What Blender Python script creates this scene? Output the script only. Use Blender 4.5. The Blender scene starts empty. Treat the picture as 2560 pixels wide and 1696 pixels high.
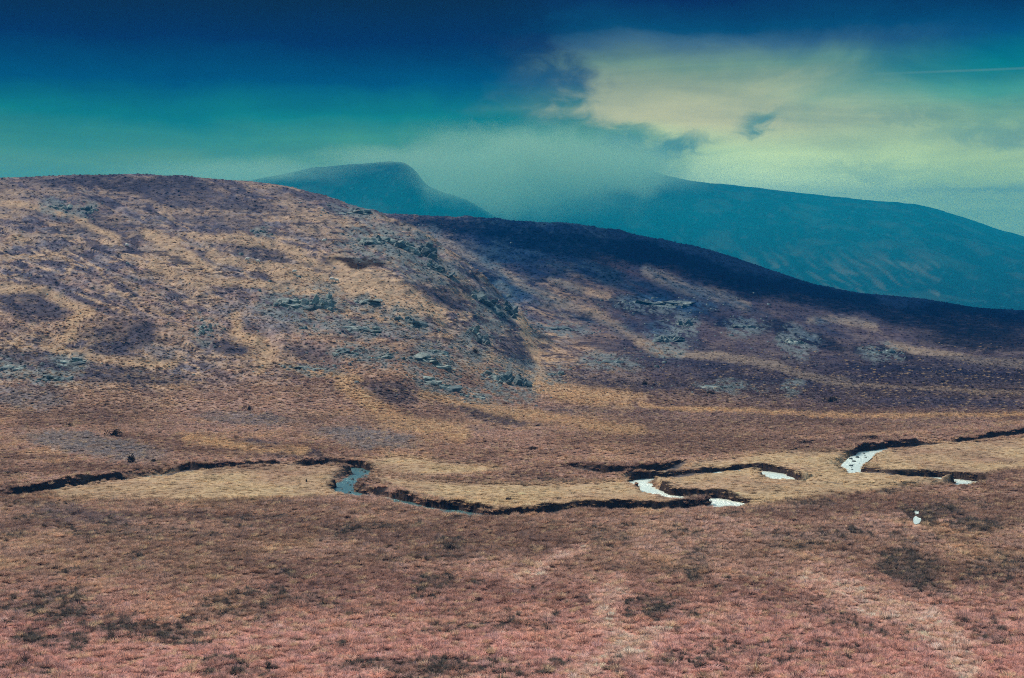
import bpy, bmesh, math, random
import numpy as np
from mathutils import Vector, Matrix

random.seed(7)
RNG = np.random.default_rng(11)
scene = bpy.context.scene
COL = scene.collection

# ------------------------------------------------------------------ camera
CAM_H = 27.0                    # metres above the valley floor
FPX = 2560 * 55 / 36            # focal length in photo pixels
PITCH = math.atan((848 - 640) / FPX)
cam_data = bpy.data.cameras.new('camera')
cam_data.lens = 55; cam_data.sensor_width = 36
cam_data.clip_start = 0.5; cam_data.clip_end = 20000
cam = bpy.data.objects.new('camera', cam_data)
cam.location = (0, 0, CAM_H)
cam.rotation_euler = (math.pi / 2 - PITCH, 0, 0)
COL.objects.link(cam)
scene.camera = cam

# ------------------------------------------------------------------ sun, sky, exposure
SUN_AZ, SUN_EL = math.radians(-50), math.radians(50)      # high on the left
sun_data = bpy.data.lights.new('sun', 'SUN')
sun_data.energy = 1.5
sun_data.angle = math.radians(11)
sun_data.color = (1.0, 0.80, 0.66)
sun = bpy.data.objects.new('sun', sun_data)
to_sun = Vector((math.sin(SUN_AZ) * math.cos(SUN_EL), math.cos(SUN_AZ) * math.cos(SUN_EL), math.sin(SUN_EL)))
sun.rotation_euler = to_sun.to_track_quat('Z', 'Y').to_euler()
sun.location = (0, 0, 400)
COL.objects.link(sun)

scene.view_settings.view_transform = 'Standard'
scene.view_settings.look = 'None'
scene.view_settings.exposure = 1.75
scene.view_settings.gamma = 1.0
scene.view_settings.use_curve_mapping = False


class NT:
    """small helper to write node trees as expressions"""
    def __init__(self, tree):
        self.t = tree
    def n(self, typ, **kw):
        nd = self.t.nodes.new(typ)
        for k, v in kw.items():
            setattr(nd, k, v)
        return nd
    def put(self, sock, v):
        if hasattr(v, 'is_linked') or isinstance(v, bpy.types.NodeSocket):
            self.t.links.new(v, sock)
        else:
            sock.default_value = v
    def m(self, op, a, b=None, c=None, clamp=False):
        nd = self.n('ShaderNodeMath', operation=op, use_clamp=clamp)
        self.put(nd.inputs[0], a)
        if b is not None: self.put(nd.inputs[1], b)
        if c is not None: self.put(nd.inputs[2], c)
        return nd.outputs[0]
    def vm(self, op, a, b=None):
        nd = self.n('ShaderNodeVectorMath', operation=op)
        self.put(nd.inputs[0], a)
        if b is not None: self.put(nd.inputs[1], b)
        return nd.outputs['Value'] if op in ('LENGTH', 'DOT_PRODUCT') else nd.outputs['Vector']
    def smooth(self, x, lo, hi, o0=0.0, o1=1.0):
        nd = self.n('ShaderNodeMapRange', interpolation_type='SMOOTHSTEP')
        self.put(nd.inputs[0], x); self.put(nd.inputs[1], lo); self.put(nd.inputs[2], hi)
        self.put(nd.inputs[3], o0); self.put(nd.inputs[4], o1)
        return nd.outputs[0]
    def comb(self, x, y, z):
        nd = self.n('ShaderNodeCombineXYZ')
        self.put(nd.inputs[0], x); self.put(nd.inputs[1], y); self.put(nd.inputs[2], z)
        return nd.outputs[0]
    def noise(self, vec, scale, detail=4, rough=0.55, dist=0.0):
        nd = self.n('ShaderNodeTexNoise')
        self.put(nd.inputs['Vector'], vec)
        nd.inputs['Scale'].default_value = scale
        nd.inputs['Detail'].default_value = detail
        nd.inputs['Roughness'].default_value = rough
        nd.inputs['Distortion'].default_value = dist
        return nd.outputs['Fac']
    def mix(self, fac, a, b, blend='MIX'):
        nd = self.n('ShaderNodeMix', data_type='RGBA', blend_type=blend)
        self.put(nd.inputs[0], fac); self.put(nd.inputs[6], a); self.put(nd.inputs[7], b)
        return nd.outputs[2]
    def ramp(self, fac, stops, interp='LINEAR'):
        nd = self.n('ShaderNodeValToRGB')
        cr = nd.color_ramp; cr.interpolation = interp
        while len(cr.elements) < len(stops): cr.elements.new(0.5)
        for e, (p, c) in zip(cr.elements, stops):
            e.position = p
            e.color = (c[0], c[1], c[2], 1) if not np.isscalar(c) else (c, c, c, 1)
        self.put(nd.inputs[0], fac)
        return nd.outputs[0]


def lin(r, g, b):
    f = lambda c: (c / 255 / 12.92) if c / 255 <= .04045 else ((c / 255 + .055) / 1.055) ** 2.4
    return (f(r), f(g), f(b))


EXPO = 2 ** scene.view_settings.exposure
world = bpy.data.worlds.new('World'); scene.world = world
world.use_nodes = True
wt = world.node_tree; wt.nodes.clear(); W = NT(wt)
gen = W.n('ShaderNodeTexCoord').outputs['Generated']
sep = W.n('ShaderNodeSeparateXYZ'); wt.links.new(gen, sep.inputs[0])
dx, dy, dz = sep.outputs
az = W.m('ARCTAN2', dx, dy)                                         # 0 = straight ahead, + = right
el = W.m('DIVIDE', dz, W.m('MAXIMUM', W.m('SQRT', W.m('ADD', W.m('MULTIPLY', dx, dx), W.m('MULTIPLY', dy, dy))), 0.02))
uv = W.comb(W.m('MULTIPLY', az, 9.0), W.m('MULTIPLY', el, 16.0), 0.0)
wob = W.noise(uv, 1.3, 5, 0.6, 0.4)
wob2 = W.noise(uv, 4.2, 8, 0.58, 0.5)
elw = W.m('ADD', el, W.m('MULTIPLY', W.m('SUBTRACT', wob, 0.5), 0.024))
pos = W.m('MULTIPLY', elw, 2.0)                                     # ramp position = tan(elevation) * 2
def sky_stops(lst):
    return [(p * 2.0, tuple(c / EXPO for c in lin(*rgb))) for p, rgb in lst]
OVER = [(0.22, (4, 34, 66)), (0.5, (132, 166, 180))]
dark = W.ramp(pos, sky_stops([(0.0, (140, 190, 108)), (0.0575, (124, 181, 104)), (0.070, (82, 164, 112)), (0.087, (22, 137, 118)),
                              (0.1087, (0, 80, 110)), (0.135, (0, 26, 72)), (0.164, (0, 5, 24))] + OVER))
light = W.ramp(pos, sky_stops([(0.0, (262, 290, 200)), (0.05, (266, 296, 204)), (0.066, (258, 282, 186)), (0.083, (232, 229, 162)),
                               (0.095, (208, 212, 156)), (0.120, (124, 160, 127)), (0.135, (72, 112, 128)), (0.143, (3, 72, 103)),
                               (0.164, (0, 10, 68))] + OVER))
light_r = W.ramp(pos, sky_stops([(0.0, (222, 255, 150)), (0.0486, (216, 252, 148)), (0.07, (186, 219, 147)), (0.088, (140, 194, 142)),
                                 (0.100, (84, 170, 138)), (0.116, (8, 134, 129)), (0.135, (0, 74, 112)), (0.164, (0, 6, 50))] + OVER))
light = W.mix(W.smooth(W.m('ADD', az, W.m('MULTIPLY', W.m('SUBTRACT', wob, .5), .12)), 0.10, 0.31), light, light_r)
# edge of the dark cloud: az of the edge as a function of elevation
edge = W.ramp(W.m('MULTIPLY', el, 4.0), [(0.0, .5), (0.235, .60), (0.30, .59), (0.335, .56), (0.352, .54), (0.372, .528),
                                         (0.39, .54), (0.42, .545), (0.50, .536), (0.56, .530), (0.66, .515), (1.0, .51)])
edge = W.m('MULTIPLY', W.m('SUBTRACT', edge, 0.5), 1.0)
d_edge = W.m('SUBTRACT', W.m('ADD', az, W.m('ADD', W.m('MULTIPLY', W.m('SUBTRACT', wob2, 0.5), 0.085), W.m('MULTIPLY', W.m('SUBTRACT', wob, 0.5), 0.05))), edge)
mask = W.m('ADD', W.m('MULTIPLY', W.smooth(d_edge, -0.022, 0.022), 0.6), W.m('MULTIPLY', W.smooth(d_edge, -0.07, 0.09), 0.4))
mask = W.m('MULTIPLY', mask, W.smooth(W.m('ABSOLUTE', az), 2.4, 1.2))
sky_c = W.mix(mask, dark, light)
# loose grey-green cloud rags under the bright gap
def puff(px, py, rx, ry, amt):
    a0 = (px - 1280) / FPX; e0 = (640 - py) / FPX
    du = W.m('DIVIDE', W.m('SUBTRACT', W.m('ADD', az, W.m('MULTIPLY', W.m('SUBTRACT', wob2, 0.5), 0.02)), a0), rx / FPX)
    dv = W.m('DIVIDE', W.m('SUBTRACT', W.m('ADD', el, W.m('MULTIPLY', W.m('SUBTRACT', wob2, 0.5), 0.034)), e0), ry / FPX)
    r = W.m('SQRT', W.m('ADD', W.m('MULTIPLY', du, du), W.m('MULTIPLY', dv, dv)))
    return W.m('MULTIPLY', W.smooth(r, 1.0, 0.15), amt)
rag = puff(1690, 366, 130, 40, .95)
for p in ((1900, 308, 76, 36, .85), (1560, 350, 110, 40, .9), (1870, 330, 60, 20, .5), (2480, 350, 300, 40, .5), (2490, 492, 340, 26, .45), (2150, 430, 260, 26, .3), (2250, 300, 180, 24, .3)):
    rag = W.m('MAXIMUM', rag, puff(*p))
rag = W.m('MULTIPLY', rag, W.smooth(wob2, 0.28, 0.52))
sky_c = W.mix(rag, sky_c, tuple(c / EXPO for c in lin(96, 162, 138)) + (1,))
# faint vapour trail at the right
trail = W.smooth(W.m('ABSOLUTE', W.m('SUBTRACT', el, W.m('ADD', 0.1105, W.m('MULTIPLY', az, 0.008)))), 0.0011, 0.0002)
trail = W.m('MULTIPLY', W.m('MULTIPLY', trail, W.smooth(az, 0.20, 0.28)), W.smooth(az, 0.75, 0.5, 0.0, 0.18))
sky_c = W.mix(trail, sky_c, tuple(c / EXPO for c in lin(150, 180, 165)) + (1,))
# broad soft streaks so that the gradient is not clean
streak = W.noise(W.comb(W.m('MULTIPLY', az, 5.0), W.m('MULTIPLY', el, 42.0), 3.0), 1.0, 5, 0.6, 0.6)
sky_c = W.mix(1.0, sky_c, W.ramp(streak, [(0.3, (.78, .83, .88)), (0.7, (1.22, 1.16, 1.08))]), 'MULTIPLY')
nish = W.n('ShaderNodeTexSky', sky_type='NISHITA', sun_disc=False)
nish.sun_elevation = SUN_EL; nish.sun_rotation = SUN_AZ
nish.air_density = 1.5; nish.dust_density = 1.0; nish.ozone_density = 3.0
bg_n = W.n('ShaderNodeBackground'); wt.links.new(nish.outputs[0], bg_n.inputs[0]); bg_n.inputs[1].default_value = 0.05
bg_c = W.n('ShaderNodeBackground'); wt.links.new(sky_c, bg_c.inputs[0]); bg_c.inputs[1].default_value = 1.0
mixw = W.n('ShaderNodeMixShader')
wt.links.new(W.smooth(el, 0.10, 0.9, 0.0, 0.22), mixw.inputs[0])     # thin gaps of clear sky overhead
wt.links.new(bg_c.outputs[0], mixw.inputs[1]); wt.links.new(bg_n.outputs[0], mixw.inputs[2])
wo = W.n('ShaderNodeOutputWorld'); wt.links.new(mixw.outputs[0], wo.inputs[0])

cy = scene.cycles
cy.use_denoising = False
cy.filter_width = 1.05
cy.max_bounces = 5; cy.diffuse_bounces = 2; cy.glossy_bounces = 2; cy.transmission_bounces = 2
cy.volume_bounces = 0; cy.transparent_max_bounces = 6
cy.sample_clamp_indirect = 4.0
cy.caustics_reflective = False; cy.caustics_refractive = False

# ------------------------------------------------------------------ numeric helpers
_perm = np.random.default_rng(3).permutation(512).astype(np.int64) & 511
_vals = np.random.default_rng(4).random(512)

def vnoise(x, y, seed=0):
    x = np.asarray(x, float); y = np.asarray(y, float)
    xf = np.floor(x); yf = np.floor(y)
    xi = xf.astype(np.int64) + seed * 17; yi = yf.astype(np.int64) + seed * 31
    fx = x - xf; fy = y - yf
    fx = fx * fx * fx * (fx * (fx * 6 - 15) + 10); fy = fy * fy * fy * (fy * (fy * 6 - 15) + 10)
    h = lambda i, j: _vals[_perm[(_perm[i & 511] + j) & 511]]
    return (h(xi, yi) * (1 - fx) + h(xi + 1, yi) * fx) * (1 - fy) + (h(xi, yi + 1) * (1 - fx) + h(xi + 1, yi + 1) * fx) * fy

def fbm(x, y, octv=4, seed=0, gain=.5):
    s = 0; a = 1; t = 0
    for k in range(octv):
        s = s + a * (vnoise(x * 2 ** k + 13.7 * k, y * 2 ** k - 7.1 * k, seed + k) * 2 - 1)
        t += a; a *= gain
    return s / t

def sstep(x, lo, hi):
    t = np.clip((x - lo) / (hi - lo), 0, 1)
    return t * t * (3 - 2 * t)

SP, CP = math.sin(PITCH), math.cos(PITCH)
def pix_ray(x, y):
    """photo pixel -> (a = X/Y, t = dZ/dY)"""
    cx = (np.asarray(x, float) - 1280) / FPX; cyy = (848 - np.asarray(y, float)) / FPX
    dY = CP + cyy * SP; dZ = -SP + cyy * CP
    return cx / dY, dZ / dY

def to_pix(X, Y, Z):
    Zc = Z - CAM_H
    f = Y * CP - Zc * SP; u = Y * SP + Zc * CP
    f = np.maximum(f, 1.0)
    return 1280 + FPX * X / f, 848 - FPX * u / f

def on_plane(x, y, z=0.0):
    a, t = pix_ray(x, y)
    Y = (z - CAM_H) / t
    return a * Y, Y

# ------------------------------------------------------------------ terrain profile curves, from skyline control points (x, y, distance)
AT = np.linspace(-.60, .60, 2401)
def curve(pts, smooth=6):
    pts = np.array(pts, float)
    a, t = pix_ray(pts[:, 0], pts[:, 1])
    z = CAM_H + t * pts[:, 2]
    zz = np.interp(AT, a, z); dd = np.interp(AT, a, pts[:, 2])
    k = np.exp(-.5 * (np.arange(-3 * smooth, 3 * smooth + 1) / smooth) ** 2); k /= k.sum()
    pad = lambda v: np.convolve(np.pad(v, 3 * smooth, mode='edge'), k, mode='valid')
    return pad(zz), pad(dd)

L_SKY = [(-700, 470, 640), (0, 447, 640), (160, 441, 640), (310, 438, 640), (465, 445, 640), (600, 455, 630), (705, 467, 620),
         (800, 490, 605), (880, 515, 590), (950, 530, 580), (1030, 560, 565), (1100, 585, 555), (1200, 610, 545), (1345, 640, 530), (1600, 690, 520), (2600, 900, 500)]
LZ, LD = curve(L_SKY, 8)
LB_D = np.interp(AT, pix_ray(np.array([-700, 0, 700, 1000, 1300, 1345, 1500]), 1060)[0], [250, 246, 240, 251, 282, 310, 320])
M_SKY = [(-700, 540, 1000), (900, 541, 1000), (1016, 541, 1000), (1136, 543, 1000), (1300, 553, 1000), (1440, 566, 990), (1600, 594, 980),
         (1774, 628, 960), (1903, 670, 940), (2022, 709, 920), (2152, 736, 900), (2303, 748, 890), (2433, 771, 880), (2560, 777, 870), (3200, 800, 860)]
MZ, MD = curve(M_SKY, 7)
MB_D = 400.0

def herm(t, z0, z1, m0, m1):
    t2 = t * t; t3 = t2 * t
    return (2 * t3 - 3 * t2 + 1) * z0 + (t3 - 2 * t2 + t) * m0 + (-2 * t3 + 3 * t2) * z1 + (t3 - t2) * m1

def ridge_profile(a, Y, zs, ds, db, m0):
    t = np.clip((Y - db) / (ds - db), 0, 1)
    m1 = (zs - CAM_H) / ds
    z = herm(t, 0.0, zs, m0 * (ds - db), m1 * (ds - db))
    over = np.maximum(Y - ds, 0)
    return np.maximum(z + m1 * over - over ** 2 / 900.0 - over * .03, -44), t

# river centre line in photo pixels on the valley floor, half width in metres
K = 2560 / 2367
RIVER = [(2480, 990, .45), (2367, 1006, .5), (2300, 1010, .5), (2200, 1021, .45), (2110, 1025, .6), (2040, 1029, 1.3), (2000, 1037, 1.2), (1984, 1050, 1.0), (1966, 1066, 1.0),
         (1975, 1080, 1.0), (2040, 1087, .35), (2100, 1091, 1.2), (2160, 1094, 1.8), (2215, 1098, 1.9), (2245, 1104, 1.6), (2225, 1110, 1.0),
         (2180, 1115, .7), (2110, 1119, .4), (2030, 1120, .35), (1960, 1117, .35), (1890, 1109, .5), (1840, 1101, .8), (1803, 1095, 1.8),
         (1790, 1085, 1.9), (1745, 1077, 1.5), (1695, 1077, 1.3), (1640, 1085, .6), (1570, 1090, .7), (1500, 1095, 1.1), (1474, 1103, 1.1),
         (1492, 1117, 1.0), (1525, 1131, 1.05), (1585, 1138, 1.5), (1645, 1142, 1.6), (1685, 1147, 1.7), (1682, 1155, 1.9), (1662, 1161, 1.9), (1600, 1163, 1.3),
         (1500, 1168, 1.5), (1400, 1168, 1.3), (1330, 1169, .5), (1250, 1178, .8), (1160, 1182, 1.3), (1085, 1178, 1.5), (1035, 1167, 1.5),
         (975, 1160, 1.3), (915, 1146, 1.3), (860, 1136, 1.1), (818, 1130, 1.3), (792, 1119, 1.1), (803, 1103, 1.0), (824, 1090, 1.0),
         (842, 1079, 1.3), (815, 1071, 1.4), (760, 1068, 1.2), (700, 1068, .7), (620, 1070, .3), (520, 1079, .3), (425, 1080, .7), (350, 1090, .9), (250, 1103, 1.1),
         (150, 1116, 1.1), (90, 1127, 1.1), (60, 1131, 1.0), (-40, 1140, .8), (-260, 1155, .9)]
TRIB = [(1330, 1076, .5), (1380, 1083, .7), (1430, 1087, .9), (1490, 1085, 1.2), (1550, 1076, .8), (1590, 1062, .4)]
SIDE = [(2500, 997, .5), (2380, 1004, .4)]

def smooth_poly(P, n=5):
    P = np.array(P, float)
    X, Y = on_plane(P[:, 0] * K, P[:, 1] * K)
    Q = np.stack([X, Y, P[:, 2]], 1)
    for _ in range(2):                                        # Chaikin
        R = [Q[:1]]
        A, B = Q[:-1], Q[1:]
        R.append(np.stack([.75 * A + .25 * B, .25 * A + .75 * B], 1).reshape(-1, 3))
        R.append(Q[-1:])
        Q = np.concatenate(R)
    return Q
RIV = smooth_poly(RIVER); TRB = smooth_poly(TRIB)

def slump(X, Y):
    return sstep(fbm(X * .13, Y * .10, 2, 52), .14, .5)

def channel(X, Y):
    """distance beyond the water edge (m) and how much the vertex lies on the near side of the stream"""
    best = np.full(X.shape, 1e3); near = np.zeros(X.shape); wid = np.ones(X.shape)
    wx = X + .5 * fbm(X * .55, Y * .55, 3, 40); wy = Y + .9 * fbm(X * .5, Y * .3, 3, 45)
    for Q in (RIV, TRB):
        for (p, q) in zip(Q[:-1], Q[1:]):
            lo, hi = min(p[1], q[1]) - 9, max(p[1], q[1]) + 9
            lx, hx = min(p[0], q[0]) - 9, max(p[0], q[0]) + 9
            m = (wy > lo) & (wy < hi) & (wx > lx) & (wx < hx)
            if not m.any(): continue
            x = wx[m]; y = wy[m]
            vx, vy = q[0] - p[0], q[1] - p[1]
            L2 = vx * vx + vy * vy + 1e-9
            t = np.clip(((x - p[0]) * vx + (y - p[1]) * vy) / L2, 0, 1)
            ox = x - (p[0] + t * vx); oy = y - (p[1] + t * vy)
            r = np.hypot(ox, oy)
            d = r - (p[2] + t * (q[2] - p[2]))
            b = best[m]; nn = near[m]; ww = wid[m]
            up = d < b
            ww[up] = (p[2] + t * (q[2] - p[2]))[up]; wid[m] = ww
            b[up] = d[up]; nn[up] = np.maximum(0, -oy[up] / np.maximum(r[up], .05))
            best[m] = b; near[m] = nn
    return best, near, wid

def fore_rise(Y):
    # hill foot on which the viewer stands, below the line of sight
    s = np.maximum(120 - Y, 0)
    return np.minimum(s ** 2 / 640.0, 19.0 + 0 * s) * (1 - sstep(-Y, -12, 60) * 0)

def height(X, Y, with_river=True, parts=False):
    a = X / np.maximum(Y, 60)
    lz = np.interp(a, AT, LZ); ld = np.interp(a, AT, LD); lb = np.interp(a, AT, LB_D)
    mz = np.interp(a, AT, MZ); md = np.interp(a, AT, MD)
    L, tl = ridge_profile(a, Y, lz, ld, lb, .08)
    L = L - 3.2 * np.exp(-np.maximum(Y - lb, 0) / 22.0) - np.maximum(lb - Y, 0) * .05
    # right flank of the near hill: a spur that falls away sideways
    xc = np.interp(Y, [240, 300, 350, 400, 450, 500, 540, 600, 700], [6, 6, 2, -2, 0, -6, -19, -40, -60])
    xc = xc + 7 * fbm(Y / 38, X / 60, 3, 170) + 2.2 * fbm(Y / 9, X / 12, 3, 175)
    F = sstep(xc - X, -34, 32)
    L = L * F - (7 + 60 * sstep(Y, 540, 760)) * (1 - F)
    B, tb = ridge_profile(a, Y, mz, md, MB_D, .01)
    B = np.where(Y < MB_D, 0.0, B)
    # relief
    wl = np.clip((L - B) / 6.0, 0, 1)
    crest = 1 - .75 * np.exp(-((Y - ld) / 45.0) ** 2)
    skew = X * .8 + Y * .35
    nl = 2.6 * fbm(skew / 55, (Y * .8 - X * .3) / 42, 3, 1) + 2.6 * (.42 - np.abs(fbm((.93 * X + .37 * Y) / 17, (.37 * X - .93 * Y) / 60, 4, 5))) + 1.2 * (.42 - np.abs(fbm((.93 * X + .37 * Y) / 6, (.37 * X - .93 * Y) / 20, 3, 7))) + .5 * fbm(X / 4.2, Y / 3.4, 3, 9) + .30 * fbm(X / 1.5, Y / 2.4, 2, 12)
    L2 = L + (nl * crest) * np.clip(L / 8, .05, 1)
    crestm = 1 - .85 * np.exp(-((Y - md) / 70.0) ** 2)
    wm = sstep(Y, MB_D, MB_D + 220) * np.clip(.05 + mz / 42, .05, 1)
    nm = 6.5 * fbm(X / 120 + Y / 300, Y / 95, 3, 21) + 5.0 * (.45 - np.abs(fbm((X - Y * .25) / 30, (Y + X * .3) / 44, 4, 25))) + .9 * fbm(X / 9, Y / 8, 3, 29) + .4 * fbm(X / 2.6, Y / 4.0, 2, 31)
    B2 = B + nm * wm * crestm
    flat = .35 * fbm(X / 34, Y / 26, 3, 33) + .12 * fbm(X / 5, Y / 5, 3, 36) + .07 * fbm(X / 1.1, Y / 1.1, 2, 38)
    B2 = B2 + flat * (1 + .8 * sstep(Y, 255, 330))
    k = .9
    hi = np.maximum(L2, B2); h = hi + k * np.log1p(np.exp(-np.abs(L2 - B2) / k)) * (np.abs(L2 - B2) < 20)
    h = np.where((L2 < B2 - 4), B2, h)
    h = h + fore_rise(Y)
    ch = None
    if with_river:
        ch = np.full(X.shape, 1e3); nr = np.zeros(X.shape); wd = np.ones(X.shape)
        m = (Y > 150) & (Y < 300)
        if m.any():
            c, n, w_ = channel(X[m], Y[m]); ch[m] = c; nr[m] = n; wd[m] = w_
        slope = .28 + .35 * fbm(X * .7, Y * .7, 2, 53) ** 2 + 2.6 * slump(X, Y) * (1 - sstep(wd, .9, 1.3)) + 3.0 * nr
        u = np.clip(ch / slope, 0, 1)
        u = u * u * (3 - 2 * u)
        bed = -.22 - .80 * sstep(wd, .35, 1.1) + .12 * fbm(X * 1.7, Y * 1.7, 2, 50)
        h = h + (.42 * fbm(X * .22, Y * .22, 2, 57) + .16 * fbm(X * .9, Y * .9, 2, 58)) * np.exp(-(np.maximum(ch, 0) / 2.2) ** 2) * (ch > -3)
        lip = .20 * np.exp(-((ch - .8) / .9) ** 2) * (ch > -1)
        h = np.where(ch < slope, bed + (h + lip - bed) * u, h + lip)
    if parts:
        return h, L2 > B2 + .1, ch, ((nr, wd) if with_river else None)
    return h

def ground_hit(px, py):
    a, t = pix_ray(px, py)
    Ys = np.concatenate([np.arange(85, 300, .25), np.arange(300, 1100, .8)])
    z = height(a * Ys, Ys, with_river=False)
    zr = CAM_H + Ys * t
    i = int(np.argmax(z >= zr)) if (z >= zr).any() else len(Ys) - 1
    return float(a * Ys[i]), float(Ys[i]), float(z[i])

# ------------------------------------------------------------------ vegetation colours (what grows there, with cloud shadow painted in on the far hill)
TAN = np.array((.43, .30, .175)); BROWN = np.array((.28, .19, .145)); PINK = np.array((.405, .283, .238)); PALE = np.array((.40, .322, .205))
HEATH = np.array((.062, .060, .076)); GREY = np.array((.20, .195, .20)); PEAT = np.array((.046, .035, .029)); RUSH = np.array((.048, .045, .040))
ROCK = np.array((.33, .35, .32)); DARKM = np.array((.012, .018, .028))  # DARKM: far-hill heather with the cloud shadow painted into its colour

TAN_STROKES = [  # width px, points (photo pixels)
    (9, [(0, 507), (115, 523), (190, 545), (260, 580), (300, 598)]),
    (13, [(363, 584), (421, 614), (478, 645), (528, 672)]),
    (13, [(494, 591), (536, 599), (582, 595), (650, 603), (727, 626), (765, 645), (842, 683), (900, 702)]),
    (12, [(383, 668), (459, 691), (497, 702), (574, 706), (650, 710), (727, 729), (785, 729)]),
    (12, [(528, 637), (612, 660), (689, 672), (765, 683), (900, 725)]),
    (12, [(0, 725), (57, 721), (115, 729), (172, 760), (230, 779)]),
    (16, [(214, 779), (184, 806), (184, 840), (134, 871)]),
    (12, [(110, 868), (172, 886), (230, 894), (306, 905), (383, 913), (440, 909)]),
    (18, [(597, 798), (593, 844), (650, 859), (681, 890), (650, 924)]),
    (20, [(847, 650), (923, 704), (1012, 730), (1057, 757), (1102, 784)]),
    (22, [(700, 690), (767, 712), (878, 728), (968, 738), (1040, 790)]),
    (12, [(1066, 592), (1124, 610), (1169, 637), (1236, 668), (1325, 726), (1414, 762), (1504, 793), (1600, 855)]),
    (13, [(1245, 712), (1280, 748), (1298, 780), (1316, 829), (1338, 882), (1343, 936), (1370, 962), (1600, 994)]),
    (14, [(1057, 989), (1124, 1003), (1236, 1025), (1370, 1047), (1459, 1061), (1600, 1078)]),
    (10, [(700, 912), (820, 936), (900, 949)]), (10, [(1204, 887), (1280, 918), (1334, 945)]),
    (11, [(1600, 857), (1661, 881), (1762, 889), (1884, 902), (1945, 914), (1985, 934), (2046, 950), (2127, 962)]),
    (5, [(2127, 962), (2208, 966), (2290, 972), (2411, 979), (2560, 983), (2800, 986)]),
    (6, [(1600, 1015), (1722, 1027), (1884, 1031), (2087, 1039), (2330, 1043), (2560, 1039), (2800, 1036)]),
    (10, [(2229, 865), (2330, 881), (2411, 897), (2560, 910), (2800, 915)]),
    (10, [(2026, 800), (2107, 800), (2188, 820)]), (16, [(1620, 678), (1661, 703), (1722, 727), (1803, 743), (1864, 764)]),
    (22, [(1340, 965), (1420, 985), (1560, 1008)]), (12, [(470, 1100), (560, 1108), (660, 1125), (760, 1132)]), (24, [(860, 960), (1000, 1060), (1150, 1090)]),
    (10, [(1380, 700), (1440, 720), (1520, 745)]),
]
DARK_BLOBS = [  # cx, cy, rx, ry, rotation, strength, colour
    (88, 767, 105, 42, 5, .9, HEATH), (306, 850, 84, 52, -30, .95, HEATH), (585, 870, 56, 19, 5, .9, HEATH), (650, 626, 64, 28, 10, .9, HEATH),
    (811, 668, 44, 25, 30, .9, HEATH), (524, 648, 32, 14, 15, .8, HEATH), (900, 655, 72, 11, 5, 1, PEAT * 1.5), (893, 668, 24, 11, 5, 1, PEAT * 1.5),
    (1084, 730, 78, 22, 22, .8, HEATH), (1289, 873, 52, 42, 35, .85, HEATH), (937, 980, 115, 27, 8, .85, HEATH), (1213, 1038, 128, 17, 12, .8, HEATH),
    (330, 458, 260, 22, 2, .9, HEATH * .8), (520, 500, 200, 26, 8, .7, HEATH), (250, 560, 130, 34, 14, .55, HEATH), (560, 560, 130, 20, 6, .6, HEATH),
    (228, 1115, 190, 31, 8, .85, GREY), (914, 1096, 140, 24, 8, .85, GREY), (620, 1050, 150, 16, 4, .6, GREY), (60, 1000, 120, 30, 8, .7, GREY),
    (320, 940, 170, 22, 6, .7, HEATH), (90, 905, 130, 22, 10, .8, HEATH), (640, 1110, 60, 14, 6, .8, HEATH * 1.3), (560, 1135, 120, 12, 3, .6, BROWN * .6), (740, 1140, 90, 12, 3, .8, HEATH),
    (400, 880, 60, 18, 5, .5, GREY), (770, 880, 70, 18, 6, .6, HEATH), (640, 790, 110, 30, 12, .6, GREY), (930, 830, 160, 20, 6, .55, GREY),
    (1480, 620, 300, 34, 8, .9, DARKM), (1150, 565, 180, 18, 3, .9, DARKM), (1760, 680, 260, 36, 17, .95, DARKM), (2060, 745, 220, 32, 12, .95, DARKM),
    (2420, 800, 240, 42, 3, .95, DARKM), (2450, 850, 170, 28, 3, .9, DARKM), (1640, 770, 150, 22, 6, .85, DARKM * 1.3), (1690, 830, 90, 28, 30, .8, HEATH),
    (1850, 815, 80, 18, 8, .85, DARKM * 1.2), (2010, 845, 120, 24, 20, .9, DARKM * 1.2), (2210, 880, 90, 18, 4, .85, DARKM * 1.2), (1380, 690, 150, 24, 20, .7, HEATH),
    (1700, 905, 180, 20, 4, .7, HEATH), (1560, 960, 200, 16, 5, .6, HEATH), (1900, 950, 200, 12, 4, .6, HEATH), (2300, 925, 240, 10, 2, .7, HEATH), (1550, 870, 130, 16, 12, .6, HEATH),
    (2330, 1010, 300, 14, 0, .55, HEATH * 1.6), (1960, 1065, 500, 26, 0, .55, BROWN * .75), (1700, 1130, 160, 16, -4, .5, BROWN * .7),
    (1700, 1250, 90, 16, 5, .35, HEATH), (200, 1290, 150, 22, 8, .5, HEATH * 1.4), (640, 1265, 300, 10, 1, .55, BROWN * .6),
]
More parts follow.
